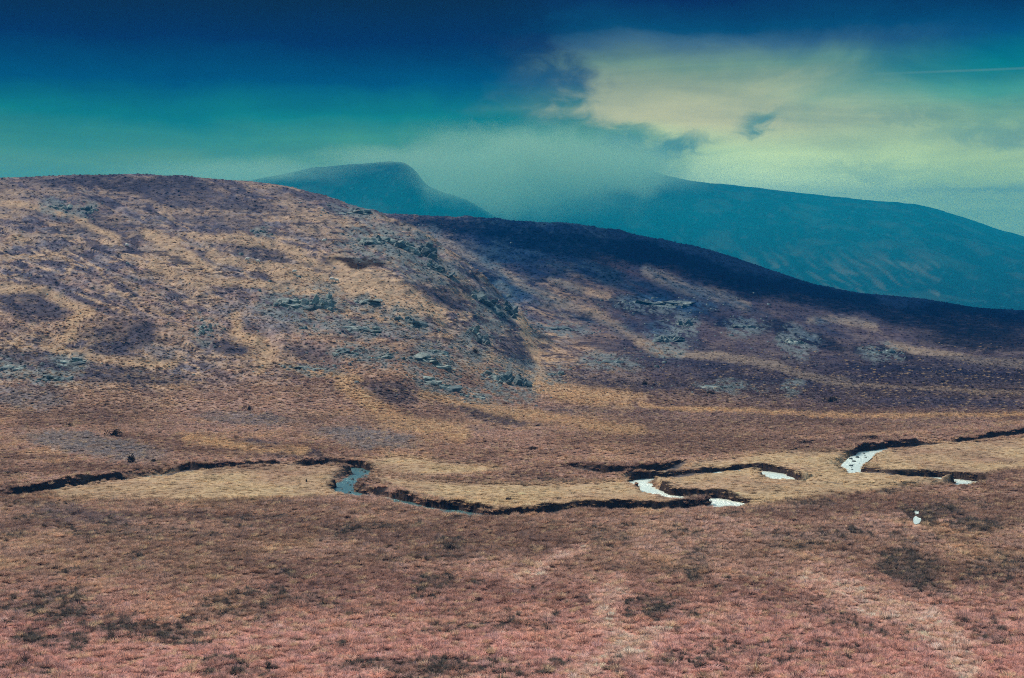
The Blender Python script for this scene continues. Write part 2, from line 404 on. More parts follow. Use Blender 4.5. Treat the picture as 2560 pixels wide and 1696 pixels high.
FG_BLOBS = [(97, 1516, 170, 45, 0, .75), (380, 1581, 185, 34, 5, .8), (135, 1603, 100, 24, 5, .8), (1082, 1462, 66, 44, 0, .75), (730, 1443, 46, 10, 0, .8),
            (1125, 1374, 42, 20, 0, .7), (584, 1533, 110, 30, 5, .65), (81, 1684, 72, 18, 0, .9), (1027, 1676, 185, 26, 0, .85), (2389, 1300, 130, 32, 3, .85),
            (2280, 1418, 96, 60, 20, .85), (2324, 1467, 60, 25, 10, .85), (2145, 1337, 130, 20, 0, .6), (1750, 1418, 42, 46, 0, .7), (1632, 1521, 68, 28, 8, .85),
            (1745, 1548, 52, 12, 0, .85), (1530, 1348, 64, 20, 0, .5), (1470, 1676, 130, 26, 0, .8), (2067, 1475, 22, 10, 0, .9), (720, 1500, 160, 24, 5, .5), (300, 1330, 200, 20, 3, .5),
            (2180, 1560, 180, 40, 10, .35), (1950, 1640, 260, 40, 0, .35), (1270, 1560, 160, 30, 0, .35), (2500, 1420, 80, 50, 0, .5), (2470, 1580, 60, 40, 0, .5)]
FG_PATH = [(40, [(2037, 1456), (2145, 1505), (2308, 1543), (2362, 1592), (2405, 1651), (2426, 1700)]), (16, [(1290, 1460), (1400, 1400), (1470, 1370)]),
           (26, [(1580, 1640), (1500, 1500), (1560, 1470)]), (24, [(1430, 1690), (1560, 1630), (1660, 1580)])]
PALE_POLY = [[(100, 1130), (430, 1086), (680, 1071), (800, 1073), (770, 1110), (790, 1130), (860, 1140), (700, 1150), (400, 1157), (150, 1152)],
             [(840, 1096), (1000, 1112), (1250, 1118), (1450, 1110), (1530, 1140), (1620, 1160), (1350, 1164), (1200, 1177), (1080, 1168), (950, 1138)],
             [(1480, 1095), (1560, 1070), (1800, 1045), (1960, 1040), (2000, 1036), (2400, 1008), (2700, 1000), (2700, 1070), (2360, 1080), (2260, 1097), (2230, 1112), (1900, 1145), (1720, 1172), (1705, 1150), (1530, 1132)],
             [(840, 1070), (900, 1052), (1200, 1085), (1000, 1100), (850, 1090)]]

OUTCROPS = [  # x, y, width px, height px, lean (deg, down to the right), dark?, label
    (150, 516, 42, 20, 15, 0, 'pale rock outcrop high on the near hill, leftmost below the skyline'),
    (217, 522, 28, 22, 15, 0, 'small pale rock knob high on the near hill, just right of a larger pale outcrop'),
    (657, 578, 18, 13, 10, 0, 'lone small pointed grey rock on the upper near hill among heather'),
    (890, 528, 64, 16, 12, 0, 'thin pale rock ledge along the right end of the near hill skyline'),
    (925, 598, 76, 40, 10, 0, 'broken grey crag above the black hollow on the near hill'),
    (1002, 606, 70, 44, 12, 0, 'largest pale grey crag near the right edge of the near hill crest'),
    (1062, 618, 44, 64, 40, 1, 'dark crag falling steeply off the right edge of the near hill crest'),
    (1098, 672, 60, 24, 30, 1, 'dark stepped rocks below the crest crag on the near hill edge'),
    (718, 756, 64, 36, 12, 0, 'rounded grey rock face in mid slope, left one of a pair'),
    (788, 756, 78, 58, 15, 0, 'big rounded grey rock face in mid slope, right one of a pair'),
    (509, 825, 34, 34, 45, 0, 'narrow grey slab slanting down to the right, alone on the left mid slope'),
    (172, 909, 62, 20, 10, 0, 'low grey rocks at the lower left of the near hill, right of a paler ledge'),
    (23, 917, 56, 24, 10, 0, 'pale low rock ledge at the left edge of the photograph'),
    (130, 943, 72, 18, 8, 1, 'flat dark rocks near the foot of the near hill at lower left'),
    (788, 922, 84, 9, 10, 0, 'long thin pale rock rib on the lower near hill'),
    (869, 878, 52, 18, 8, 0, 'low grey rock patch on the lower near hill left of the broken crags'),
    (914, 757, 58, 15, 5, 0, 'flat pale rock ledge right of the big rounded rock face'),
    (1021, 800, 62, 36, 35, 1, 'dark angular rocks stepping down to the right in the middle of the slope'),
    (905, 820, 84, 18, 6, 0, 'broad low grey rock patch in the middle of the slope'),
    (1195, 837, 42, 52, 55, 0, 'upright grey slab standing on the right flank of the near hill'),
    (1093, 878, 48, 24, 10, 0, 'pale domed rock at the top of the lower crags'),
    (1088, 909, 84, 30, 10, 0, 'jumbled grey crag in the middle of the lower crags'),
    (950, 891, 62, 22, 8, 0, 'small grey crag at the left end of the lower crags'),
    (1236, 940, 44, 50, 50, 0, 'smooth grey slab dipping to the right in the lower crags'),
    (1290, 945, 62, 56, 42, 1, 'dark crag at the right tip of the near hill spur'),
    (1093, 958, 74, 24, 10, 0, 'low pale rocks beneath the jumbled crag'),
    (1178, 989, 54, 18, 15, 0, 'lowest grey rocks on the spur of the near hill'),
    (1387, 931, 34, 24, 20, 1, 'single dark boulder on the grass right of the spur'),
    (1661, 762, 120, 16, 8, 1, 'long grey rock band on the far hill'),
    (1669, 843, 64, 36, 38, 1, 'slanting grey slabs under the long rock band on the far hill'),
    (1997, 849, 50, 34, 45, 0, 'pale streaked slab on the lower right of the far hill'),
    (1713, 806, 32, 28, 40, 1, 'small dark crag between the long band and the slanting slabs'),
    (1860, 812, 54, 20, 10, 1, 'dark rocks in the middle of the far hill face'),
    (1396, 820, 84, 14, 8, 1, 'flat dark rock ledge at the left foot of the far hill'),
    (1526, 902, 74, 16, 8, 1, 'low grey rock patch at the foot of the far hill'),
    (1815, 966, 84, 12, 8, 1, 'wide flat rocks on the moor right of the spur'),
    (1981, 968, 26, 14, 10, 0, 'small pale boulder on the moor, right of the wide flat rocks'),
    (2208, 877, 52, 20, 8, 1, 'dark rocks at the lower right foot of the far hill'),
    (1213, 752, 62, 30, 40, 1, 'dark rocks halfway down the right edge of the near hill'),
    (1272, 772, 30, 50, 55, 1, 'steep dark rock step on the right edge of the near hill below the halfway rocks'),
]

def inpoly(px, py, poly):
    inside = np.zeros(px.shape, bool)
    n = len(poly)
    for i in range(n):
        x1, y1 = poly[i]; x2, y2 = poly[(i + 1) % n]
        if y1 == y2: continue
        c = ((y1 > py) != (y2 > py)) & (px < (x2 - x1) * (py - y1) / (y2 - y1) + x1)
        inside ^= c
    return inside

def stroke_mask(px, py, pts, w):
    best = np.full(px.shape, 1e4)
    xs = [p[0] for p in pts]; ys = [p[1] for p in pts]
    m = (px > min(xs) - 4 * w) & (px < max(xs) + 4 * w) & (py > min(ys) - 4 * w) & (py < max(ys) + 4 * w)
    if not m.any(): return best * 0
    x = px[m]; y = py[m]; b = best[m]
    for (x1, y1), (x2, y2) in zip(pts[:-1], pts[1:]):
        vx, vy = x2 - x1, y2 - y1
        t = np.clip(((x - x1) * vx + (y - y1) * vy) / (vx * vx + vy * vy), 0, 1)
        b = np.minimum(b, np.hypot(x - x1 - t * vx, y - y1 - t * vy))
    best[m] = b
    return sstep(-best, -1.45 * w, -.40 * w)

def blob_mask(px, py, cx, cyy, rx, ry, rot):
    c, s = math.cos(math.radians(rot)), math.sin(math.radians(rot))
    u = ((px - cx) * c + (py - cyy) * s) / rx; v = (-(px - cx) * s + (py - cyy) * c) / ry
    return sstep(-np.hypot(u, v), -1.2, -.66)

def lerp(A, B, m):
    return A + (B - A) * m[:, None]

def vegetation(X, Y, Z, ch=None, nearside=None, wd=None):
    """base colour of the ground cover and a 0..1 rush/heather mask"""
    px, py = to_pix(X, Y, Z)
    n1 = fbm(X / 26 + Y / 60, Y / 22, 4, 60); n2 = fbm(X / 7, Y / 9, 4, 64); n3 = fbm(X / 2.2, Y / 3.0, 3, 68)
    jx = 30 * fbm(px / 60, py / 34, 3, 70) + 12 * fbm(px / 12, py / 8, 2, 74); jy = 11 * fbm(px / 70, py / 34, 3, 77) + 7 * fbm(px / 12, py / 6, 2, 79)
    qx, qy = px + jx, py + jy
    hill = sstep(Y + 70 * fbm(X / 70 + Y / 130, Y / 60, 4, 150) + .10 * X, 235, 345)
    # valley: red-brown moor grass;  hill: straw, brown grass and heather in patches
    val = lerp(np.tile(BROWN, (len(X), 1)), PINK, .62 * sstep(n1 * .6 + n2 * .8, -.25, .6))
    val = lerp(val, TAN, .55 * sstep(n2 + .5 * n3, .12, .55))
    big = fbm(X / 17 + 9, Y / 11, 3, 98)
    val = lerp(val, BROWN * np.array((.58, .56, .60)), .75 * sstep(big + .35 * n3, .05, .45))
    val = lerp(val, PINK * 1.05, .4 * sstep(-big, .12, .5))
    redder = sstep(-Y + 9 * n1, -140, -100)
    val = lerp(val, PINK * np.array((1.24, .98, 1.04)), .7 * redder)
    hl = lerp(np.tile(TAN * .92, (len(X), 1)), BROWN * 1.05, sstep(n1 + .6 * n2, -.25, .35))
    hl = lerp(hl, HEATH * 1.35, .85 * sstep(n2 * .9 + n1 * .5 + .3 * n3, .05, .42))
    hl = lerp(hl, GREY, .55 * sstep(fbm(X / 12 + 40, Y / 10, 4, 90) + .4 * n3, .12, .5))
    su = px * .93 + py * .37; sv = -px * .37 + py * .93
    st1 = fbm(su / 120, sv / 22, 4, 120); st2 = fbm(su / 34, sv / 7, 3, 126); st3 = fbm(su / 9, sv / 3, 2, 131)
    hl = lerp(hl, TAN * 1.05, .7 * sstep(st1 + .6 * st2 + .2 * st3, .05, .30))
    hl = lerp(hl, HEATH * 1.0, .8 * sstep(-st1 - .7 * st2 - .3 * st3, .08, .34))
    hl = lerp(hl, GREY * .9, .45 * sstep(st2 + .5 * st3, .18, .5))
    wind = 1 - np.abs(fbm(su / 150 + 3, sv / 30, 3, 135)) * 2.2          # winding straw-coloured grass channels
    hl = lerp(hl, TAN * 1.12, .75 * sstep(wind + .12 * st3, .80, .97))
    ledge = fbm(px / 34, py / 4.2, 3, 138) + .5 * st1                      # short dark heather ledges
    hl = lerp(hl, HEATH * .62, .8 * sstep(ledge, .34, .55))
    hl = hl * (1 + .32 * st3)[:, None]
    up = sstep(-py, -640, -470) * (px < 1100)
    hl = lerp(hl, HEATH * 1.25, .45 * up)
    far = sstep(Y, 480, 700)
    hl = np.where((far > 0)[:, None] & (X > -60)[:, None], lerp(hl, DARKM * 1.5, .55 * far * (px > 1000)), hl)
    col = lerp(val, hl, hill)
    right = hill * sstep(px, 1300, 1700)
    col = lerp(col, BROWN * np.array((.58, .55, .62)), .68 * right)  # dimmer light towards the right painted into the ground colour
    dk = np.zeros(len(X))
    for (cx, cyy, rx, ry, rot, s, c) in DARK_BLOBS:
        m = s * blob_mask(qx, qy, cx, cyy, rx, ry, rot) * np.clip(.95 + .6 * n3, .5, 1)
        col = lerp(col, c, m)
    for w, pts in TAN_STROKES:
        far_t = np.array((1, 1, 1.)) if pts[0][0] < 1500 else np.array((1.25, 1.2, 1.1))
        m = .92 * stroke_mask(px + jx * .35, py + jy * .55, pts, w) * np.clip(.9 + .9 * n3, .35, 1)
        col = lerp(col, TAN * 1.02 * far_t, m)
    col = lerp(col, col * np.array((.95, 1.04, 1.20)), hill * (1 - sstep(px, 1250, 1500)))
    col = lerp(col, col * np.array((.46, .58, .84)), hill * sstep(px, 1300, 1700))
    col = lerp(col, col * np.array((.56, .60, .72)), sstep(px, 1500, 2300) * sstep(-py + 30 * n1, -1085, -1000) * (Y < 420))  # right-hand moor coloured darker to stand for the weaker light there
    for (cx, cyy, rx, ry, rot) in ((900, 654, 74, 9, 6), (893, 665, 26, 10, 5)):  # black hollow drawn by dark colour alone, not by shape
        col = lerp(col, PEAT * .9, blob_mask(px + jx * .3, py + jy * .4, cx, cyy, rx, ry, rot))
    for oc in OUTCROPS:
        m = .75 * blob_mask(qx, qy, oc[0], oc[1] + oc[3] * .25, oc[2] * 1.0, oc[3] * 1.15 + 5, oc[4] * .6) * sstep(st2 + st3, -.35, .3)
        col = lerp(col, np.array((.15, .195, .205)), m)
    pf = np.zeros(len(X))
    for ox_, oy_ in ((0, 0), (14, 5), (-14, 5), (10, -4), (-10, -4), (0, 10)):
        one = np.zeros(len(X), bool)
        for poly in PALE_POLY:
            one |= inpoly(px + jx * .4 + ox_, py + jy * .35 - oy_, [(x * K, y * K) for x, y in poly])
        pf += one / 6.0
    pale = pf > .5
    pm = pf * np.clip(.74 + .8 * n2, .25, 1.0)
    col = lerp(col, PALE, pm)
    for (cx, cyy, rx, ry, rot, s) in FG_BLOBS:
        m = s * blob_mask(qx + jx * .4, qy + jy, cx, cyy, rx, ry, rot) * sstep(n3 * .9 + n2 * .7, -.55, .05)
        dk = np.maximum(dk, m)
    dk = np.maximum(dk, .45 * sstep(fbm(X / 5.5, Y / 5.5, 4, 95), .30, .6) * (Y < 205) * ~pale)
    col = lerp(col, RUSH * 1.8, dk * .68)
    for w, pts in FG_PATH:
        m = stroke_mask(qx, qy, pts, w)
        col = lerp(col, PINK * np.array((1.36, 1.30, 1.28)), .9 * m); dk = dk * (1 - .9 * m)
    col = lerp(col, PEAT * 1.5, sstep(-np.hypot(X - POOL_C[0], (Y - POOL_C[1]) * .18), -1.5, -.8))
    if ch is not None:
        bank = sstep(-ch, -1.3, -.35)
        col = lerp(col, PEAT, bank * (ch < 3) * (1 - .92 * sstep(nearside, .15, .6)) * (1 - .85 * slump(X, Y) * (1 - sstep(wd, .9, 1.3))))
        bar = sstep(-ch, -.1, .5) * 1.0
        col = lerp(col, np.array((.10, .095, .095)), bar * (ch < 3))
    col = lerp(col, col * np.array((.12, .34, .72)), sstep(Y + 150 * fbm(su / 150, sv / 40, 4, 181) + 60 * st2, 480, 740) * sstep(px, 1000, 1250))  # far hill darkened and blued: cloud shadow put into the colour
    return np.clip(col, .002, .8), dk, pale

POOL_C = ground_hit(2291, 1292)

# ------------------------------------------------------------------ materials
def new_mat(name):
    m = bpy.data.materials.new(name); m.use_nodes = True
    m.node_tree.nodes.clear()
    return m, NT(m.node_tree)

def ground_material(name, s_fine, s_mid, contrast=.5, bump=.35, bump_dist=.25):
    m, N = new_mat(name)
    at = N.n('ShaderNodeAttribute', attribute_name='cover')
    geo = N.n('ShaderNodeNewGeometry').outputs['Position']
    st = N.vm('MULTIPLY', geo, (1.0, .75, 1.6))
    f = N.noise(st, s_fine, 5, .65); g = N.noise(st, s_mid, 5, .6, .6)
    fac = N.m('ADD', N.m('MULTIPLY', f, .55), N.m('MULTIPLY', g, .45))
    lo, hi = 1 - contrast, 1 + contrast
    v = N.ramp(fac, [(.28, (lo, lo * .98, lo * .98)), (.5, (.98, .98, .98)), (.72, (hi, hi, hi * .97))])
    c = N.mix(1.0, at.outputs['Color'], v, 'MULTIPLY')
    b = N.n('ShaderNodeBump'); b.inputs['Strength'].default_value = bump; b.inputs['Distance'].default_value = bump_dist
    N.put(b.inputs['Height'], fac)
    p = N.n('ShaderNodeBsdfPrincipled')
    N.put(p.inputs['Base Color'], c); p.inputs['Roughness'].default_value = .95
    p.inputs['Specular IOR Level'].default_value = 0.0
    N.t.links.new(b.outputs[0], p.inputs['Normal'])
    o = N.n('ShaderNodeOutputMaterial'); N.t.links.new(p.outputs[0], o.inputs[0])
    return m
MAT_MOOR = MAT_HILL = MAT_FAR = ground_material('moor_cover', 1.6, .35, .62, .8, .5)
MAT_MTN = ground_material('mountain_cover', .09, .02, .5, .6, 5)

def simple_mat(name, col, var=.3, scale=3.0, rough=.9, spec=.2, attr=None, trans=0.0):
    m, N = new_mat(name)
    geo = N.n('ShaderNodeNewGeometry').outputs['Position']
    f = N.noise(geo, scale, 5, .6)
    v = N.ramp(f, [(.3, (1 - var,) * 3), (.7, (1 + var,) * 3)])
    base = tuple(col) + (1,)
    if attr:
        base = N.n('ShaderNodeAttribute', attribute_type='INSTANCER', attribute_name=attr).outputs['Color']
    c = N.mix(1.0, base, v, 'MULTIPLY')
    p = N.n('ShaderNodeBsdfPrincipled'); N.put(p.inputs['Base Color'], c)
    p.inputs['Roughness'].default_value = rough; p.inputs['Specular IOR Level'].default_value = spec
    out = p.outputs[0]
    if attr:      # a tuft of fine blades scatters light like its dome, not like flat cards
        gn = N.n('ShaderNodeNewGeometry').outputs['Normal']
        nn = N.vm('NORMALIZE', N.vm('ADD', N.vm('MULTIPLY', gn, (.5, .5, .5)), (0.0, 0.0, .9)))
        N.t.links.new(nn, p.inputs['Normal'])
    if trans:
        t = N.n('ShaderNodeBsdfTranslucent'); N.put(t.inputs[0], c)
        mx = N.n('ShaderNodeMixShader'); mx.inputs[0].default_value = trans
        N.t.links.new(out, mx.inputs[1]); N.t.links.new(t.outputs[0], mx.inputs[2]); out = mx.outputs[0]
    o = N.n('ShaderNodeOutputMaterial'); N.t.links.new(out, o.inputs[0])
    return m

def rock_material(name, lo, hi):
    m, N = new_mat(name)
    geo = N.n('ShaderNodeNewGeometry').outputs['Position']
    f = N.noise(N.vm('MULTIPLY', geo, (.7, .7, 2.2)), 1.1, 6, .68, .5)
    g = N.noise(geo, .35, 4, .6)
    c = N.ramp(N.m('ADD', N.m('MULTIPLY', f, .7), N.m('MULTIPLY', g, .3)), [(.36, lo), (.52, tuple((x + y) / 2 for x, y in zip(lo, hi))), (.66, hi)])
    b = N.n('ShaderNodeBump'); b.inputs['Strength'].default_value = .9; b.inputs['Distance'].default_value = .4; N.put(b.inputs['Height'], f)
    p = N.n('ShaderNodeBsdfPrincipled'); N.put(p.inputs['Base Color'], c); p.inputs['Roughness'].default_value = .85
    p.inputs['Specular IOR Level'].default_value = .25
    N.t.links.new(b.outputs[0], p.inputs['Normal'])
    o = N.n('ShaderNodeOutputMaterial'); N.t.links.new(p.outputs[0], o.inputs[0])
    return m
MAT_ROCK = rock_material('lichen_rock', (.05, .075, .085), (.38, .49, .45))
MAT_ROCKD = rock_material('dark_rock', (.03, .05, .06), (.18, .27, .28))

mw, N = new_mat('stream_water')
geo = N.n('ShaderNodeNewGeometry').outputs['Position']
rip = N.noise(N.vm('MULTIPLY', geo, (1.0, .55, 1.0)), 2.6, 4, .6, .8)
fast = N.noise(geo, .11, 2, .5)
b = N.n('ShaderNodeBump'); b.inputs['Distance'].default_value = .22
N.put(b.inputs['Height'], rip); N.put(b.inputs['Strength'], N.smooth(fast, .42, .62, .35, 1.0))
p = N.n('ShaderNodeBsdfPrincipled'); sxw = N.n('ShaderNodeSeparateXYZ'); N.t.links.new(geo, sxw.inputs[0])
N.put(p.inputs['Base Color'], N.mix(N.smooth(sxw.outputs[0], -4.0, 16.0), (.10, .25, .28, 1), (.74, .90, .84, 1))); p.inputs['Metallic'].default_value = .9  # brighter to the right: the pools' bright reflection painted into the water colour
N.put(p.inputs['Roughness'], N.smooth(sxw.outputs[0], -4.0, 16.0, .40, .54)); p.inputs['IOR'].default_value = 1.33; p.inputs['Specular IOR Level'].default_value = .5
N.t.links.new(b.outputs[0], p.inputs['Normal'])
o = N.n('ShaderNodeOutputMaterial'); N.t.links.new(p.outputs[0], o.inputs[0])
MAT_WATER = mw

# ------------------------------------------------------------------ mesh helpers
def mesh_obj(name, verts, faces, mat, kind=None, col=None, smooth=True, link=True):
    me = bpy.data.meshes.new(name)
    verts = np.asarray(verts, np.float32); faces = np.asarray(faces, np.int32)
    me.vertices.add(len(verts)); me.vertices.foreach_set('co', verts.ravel())
    k = faces.shape[1]
    me.loops.add(len(faces) * k); me.polygons.add(len(faces))
    me.loops.foreach_set('vertex_index', faces.ravel())
    me.polygons.foreach_set('loop_start', np.arange(0, len(faces) * k, k, dtype=np.int32))
    me.polygons.foreach_set('loop_total', np.full(len(faces), k, dtype=np.int32))
    if smooth: me.polygons.foreach_set('use_smooth', np.ones(len(faces), bool))
    if col is not None:
        at = me.attributes.new('cover', 'FLOAT_COLOR', 'POINT')
        at.data.foreach_set('color', np.concatenate([col, np.ones((len(col), 1))], 1).astype(np.float32).ravel())
    me.update(); me.validate()
    me.materials.append(mat)
    ob = bpy.data.objects.new(name, me)
    if link: COL.objects.link(ob)
    if kind: ob['kind'] = kind
    return ob

def tag(ob, label, cat, group=None):
    ob['label'] = label; ob['category'] = cat
    if group: ob['group'] = group
    return ob

# ------------------------------------------------------------------ terrain: one height function, cut into valley floor and two hills
rows = np.concatenate([np.arange(-60, 84, 6), np.arange(84, 165, .6), np.arange(165, 256, .27), np.arange(256, 420, .7),
                       np.arange(420, 660, 1.15), np.arange(660, 1010, 3.2), np.arange(1010, 1400, 20)])
NC = 940
acol = np.linspace(-.40, .40, NC)
GA, GY = np.meshgrid(acol, rows)
GX = GA * (np.maximum(GY, 40) * .9 + 46)
gx, gy = GX.ravel(), GY.ravel()
H, ISL, CH, NR = height(gx, gy, True, True)
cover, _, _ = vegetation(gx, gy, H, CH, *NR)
P = np.stack([gx, gy, H], 1)
nr = len(rows)
idx = np.arange(nr * NC).reshape(nr, NC)
quads = np.stack([idx[:-1, :-1], idx[:-1, 1:], idx[1:, 1:], idx[1:, :-1]], -1).reshape(-1, 4)
qy = gy[quads[:, 0]]
lbq = np.interp(gx[quads[:, 0]] / np.maximum(qy, 60), AT, LB_D)
isl = ISL[quads[:, 0]] & (qy > lbq)
sel_left = isl
sel_far = (~isl) & (qy > 400)
sel_val = ~(sel_left | sel_far)
def sub(name, selq, mat):
    q = quads[selq]
    used, inv = np.unique(q.ravel(), return_inverse=True)
    return mesh_obj(name, P[used], inv.reshape(-1, 4), mat, 'structure', cover[used])
sub('moor_ground', sel_val, MAT_MOOR)
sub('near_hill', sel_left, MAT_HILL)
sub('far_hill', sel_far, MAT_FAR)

# wide low ground under and beyond everything
xs = np.linspace(-3200, 3200, 81); ys = np.linspace(-700, 4000, 61)
BX, BY = np.meshgrid(xs, ys); bx, by = BX.ravel(), BY.ravel()
bz = -46 + 1.5 * fbm(bx / 300, by / 300, 3, 110)
bi = np.arange(len(ys) * len(xs)).reshape(len(ys), len(xs))
bq = np.stack([bi[:-1, :-1], bi[:-1, 1:], bi[1:, 1:], bi[1:, :-1]], -1).reshape(-1, 4)
mesh_obj('low_ground', np.stack([bx, by, bz], 1), bq, MAT_MTN, 'structure', np.tile(BROWN * .6, (len(bx), 1)))

# mountains in the mist
def mountain(name, sky, span, depth, seed, tanpatch):
    zs, ds = curve(sky, 4)
    ac = np.linspace(span[0], span[1], 360); rr = np.concatenate([np.linspace(-depth, 40, 150), np.linspace(60, 500, 12)])
    A, R = np.meshgrid(ac, rr); A = A.ravel(); R = R.ravel()
    z1 = np.interp(A, AT, zs); d1 = np.interp(A, AT, ds)
    Y = d1 + R; X = A * Y
    t = np.clip((R + depth) / depth, 0, 1)
    m1 = (z1 - CAM_H) / d1
    z = herm(t, -48, z1, .12 * depth, m1 * depth * .8)
    z = np.where(R > 0, z1 - R * .12 - R * R / 1500, z)
    gul = fbm(X / 75 + Y / 240, Y / 260, 4, seed); fine = fbm(X / 22, Y / 40, 4, seed + 5)
    z = z + (9 * gul + 3.2 * fine) * np.sin(np.pi * np.clip(t, 0, 1)) ** .7 * np.clip((z1 + 50) / 120, .1, 1) + .8 * fine * (R > -60)
    px, py = to_pix(X, Y, z)
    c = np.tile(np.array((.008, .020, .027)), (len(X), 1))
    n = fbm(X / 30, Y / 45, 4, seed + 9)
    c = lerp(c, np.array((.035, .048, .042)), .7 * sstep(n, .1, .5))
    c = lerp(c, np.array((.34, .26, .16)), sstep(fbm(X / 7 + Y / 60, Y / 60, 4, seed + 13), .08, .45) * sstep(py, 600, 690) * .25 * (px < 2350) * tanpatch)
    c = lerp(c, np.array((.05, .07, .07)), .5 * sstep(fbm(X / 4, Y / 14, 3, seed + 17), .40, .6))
    i = np.arange(len(rr) * 360).reshape(len(rr), 360)
    q = np.stack([i[:-1, :-1], i[:-1, 1:], i[1:, 1:], i[1:, :-1]], -1).reshape(-1, 4)
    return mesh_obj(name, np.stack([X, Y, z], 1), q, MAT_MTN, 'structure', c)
mountain('misty_mountain', [(100, 560, 1900), (520, 474, 1900), (640, 450, 1900), (780, 420, 1900), (880, 411, 1900), (970, 405, 1900), (1015, 411, 1900), (1042, 430, 1900),
          (1064, 464, 1900), (1112, 484, 1900), (1168, 503, 1900), (1230, 535, 1900), (1300, 600, 1900), (1400, 690, 1900)], (-.30, .04), 620, 130, 0.0)
mountain('misty_mountain', [(900, 560, 2300), (1050, 520, 2300), (1150, 490, 2300), (1300, 440, 2300), (1450, 420, 2300), (1560, 410, 2300), (1640, 431, 2300), (1710, 450, 2300), (1774, 459, 2300),
          (1946, 476, 2300), (2060, 490, 2300), (2165, 501, 2300), (2292, 511, 2300), (2380, 535, 2300), (2488, 573, 2300), (2560, 593, 2300), (2800, 690, 2300)], (-.12, .42), 900, 150, 1.0)

# ------------------------------------------------------------------ water
def ribbon(name, Q, z, grow):
    Q = np.array(Q); d = np.gradient(Q[:, :2], axis=0); n = np.stack([-d[:, 1], d[:, 0]], 1)
    n /= np.linalg.norm(n, axis=1)[:, None] + 1e-9
    w = (Q[:, 2] + grow)[:, None]
    Lf = Q[:, :2] + n * w; Rt = Q[:, :2] - n * w
    v = np.concatenate([np.c_[Lf, np.full(len(Q), z)], np.c_[Rt, np.full(len(Q), z)]])
    k = len(Q); f = [(i, i + k, i + k + 1, i + 1) for i in range(k - 1)]
    return v, np.array(f)
v1, f1 = ribbon('stream', RIV, -.76, .45); v2, f2 = ribbon('stream', TRB, -.765, .3)
mesh_obj('stream', np.concatenate([v1, v2]), np.concatenate([f1, f2 + len(v1)]), MAT_WATER, 'structure')
# little bog pools in the rushes
def pool(cx, cy_, rx, ry, seed):
    r_ = random.Random(seed); X, Y, Z = ground_hit(cx, cy_); n = 14
    sx = Y / FPX; sy = Y * Y / (FPX * CAM_H)
    v = [(X, Y, 0)]
    for i in range(n):
        q = 2 * math.pi * i / n; w_ = r_.uniform(.75, 1.15)
        dy_ = math.sin(q) * ry * sy * w_
        v.append((X + math.cos(q) * rx * sx * w_ + dy_ * X / Y, Y + dy_, 0))
    zz = max(float(height(np.array([p_[0]]), np.array([p_[1]]), False)[0]) for p_ in v) + .02
    v = [(a_, b_, zz) for a_, b_, _ in v]
    ob = mesh_obj('bog_pool', v, [(0, 1 + i, 1 + (i + 1) % n) for i in range(n)], MAT_WATER, 'structure', smooth=False)
pool(2291, 1278, 9, 11, 1)
pool(2292, 1303, 10, 11, 2)

# ------------------------------------------------------------------ grass: tussock prototypes (instanced, uncountable)
def tussock(name, nb, length, width, spread, up, mat, seed, seg=3):
    r = random.Random(seed); V = []; F = []
    for _ in range(nb):
        az_ = r.uniform(0, 2 * math.pi); rad = spread * .35 * math.sqrt(r.random())
        x0, y0 = rad * math.cos(az_), rad * math.sin(az_)
        az_ += r.uniform(-.7, .7)
        lean = r.uniform(.15, 1.0); L = length * r.uniform(.6, 1.15); w = width * r.uniform(.6, 1.3)
        sx, sy = -math.sin(az_), math.cos(az_); b0 = len(V)
        for s in range(seg + 1):
            t = s / seg
            out = spread * lean * (t ** 1.5); hz = L * up * (t - .62 * lean * t * t)
            ww = w * (1 - t * .85)
            cx, cyy = x0 + math.cos(az_) * out, y0 + math.sin(az_) * out
            V += [(cx + sx * ww, cyy + sy * ww, hz), (cx - sx * ww, cyy - sy * ww, hz)]
        for s in range(seg):
            i = b0 + 2 * s; F.append((i, i + 1, i + 3, i + 2))
    return mesh_obj(name, V, F, mat, smooth=False, link=False)
MAT_GRASS = simple_mat('moor_grass', (1, 1, 1), .25, 9, .95, .03, 'tint', .35)
protos = bpy.data.collections.new('grass_prototypes')
plist = [tussock('a_tussock', 80, .42, .022, .44, .85, MAT_GRASS, 1), tussock('b_tussock', 70, .34, .026, .48, .7, MAT_GRASS, 2), tussock('c_tussock', 85, .50, .020, .40, .9, MAT_GRASS, 3),
         tussock('d_rush', 70, .44, .018, .28, 1.0, MAT_GRASS, 4), tussock('e_heather', 70, .36, .035, .34, .8, MAT_GRASS, 5, 2), tussock('f_mat', 40, .20, .032, .42, .6, MAT_GRASS, 6, 2)]
for p_ in plist: protos.objects.link(p_)

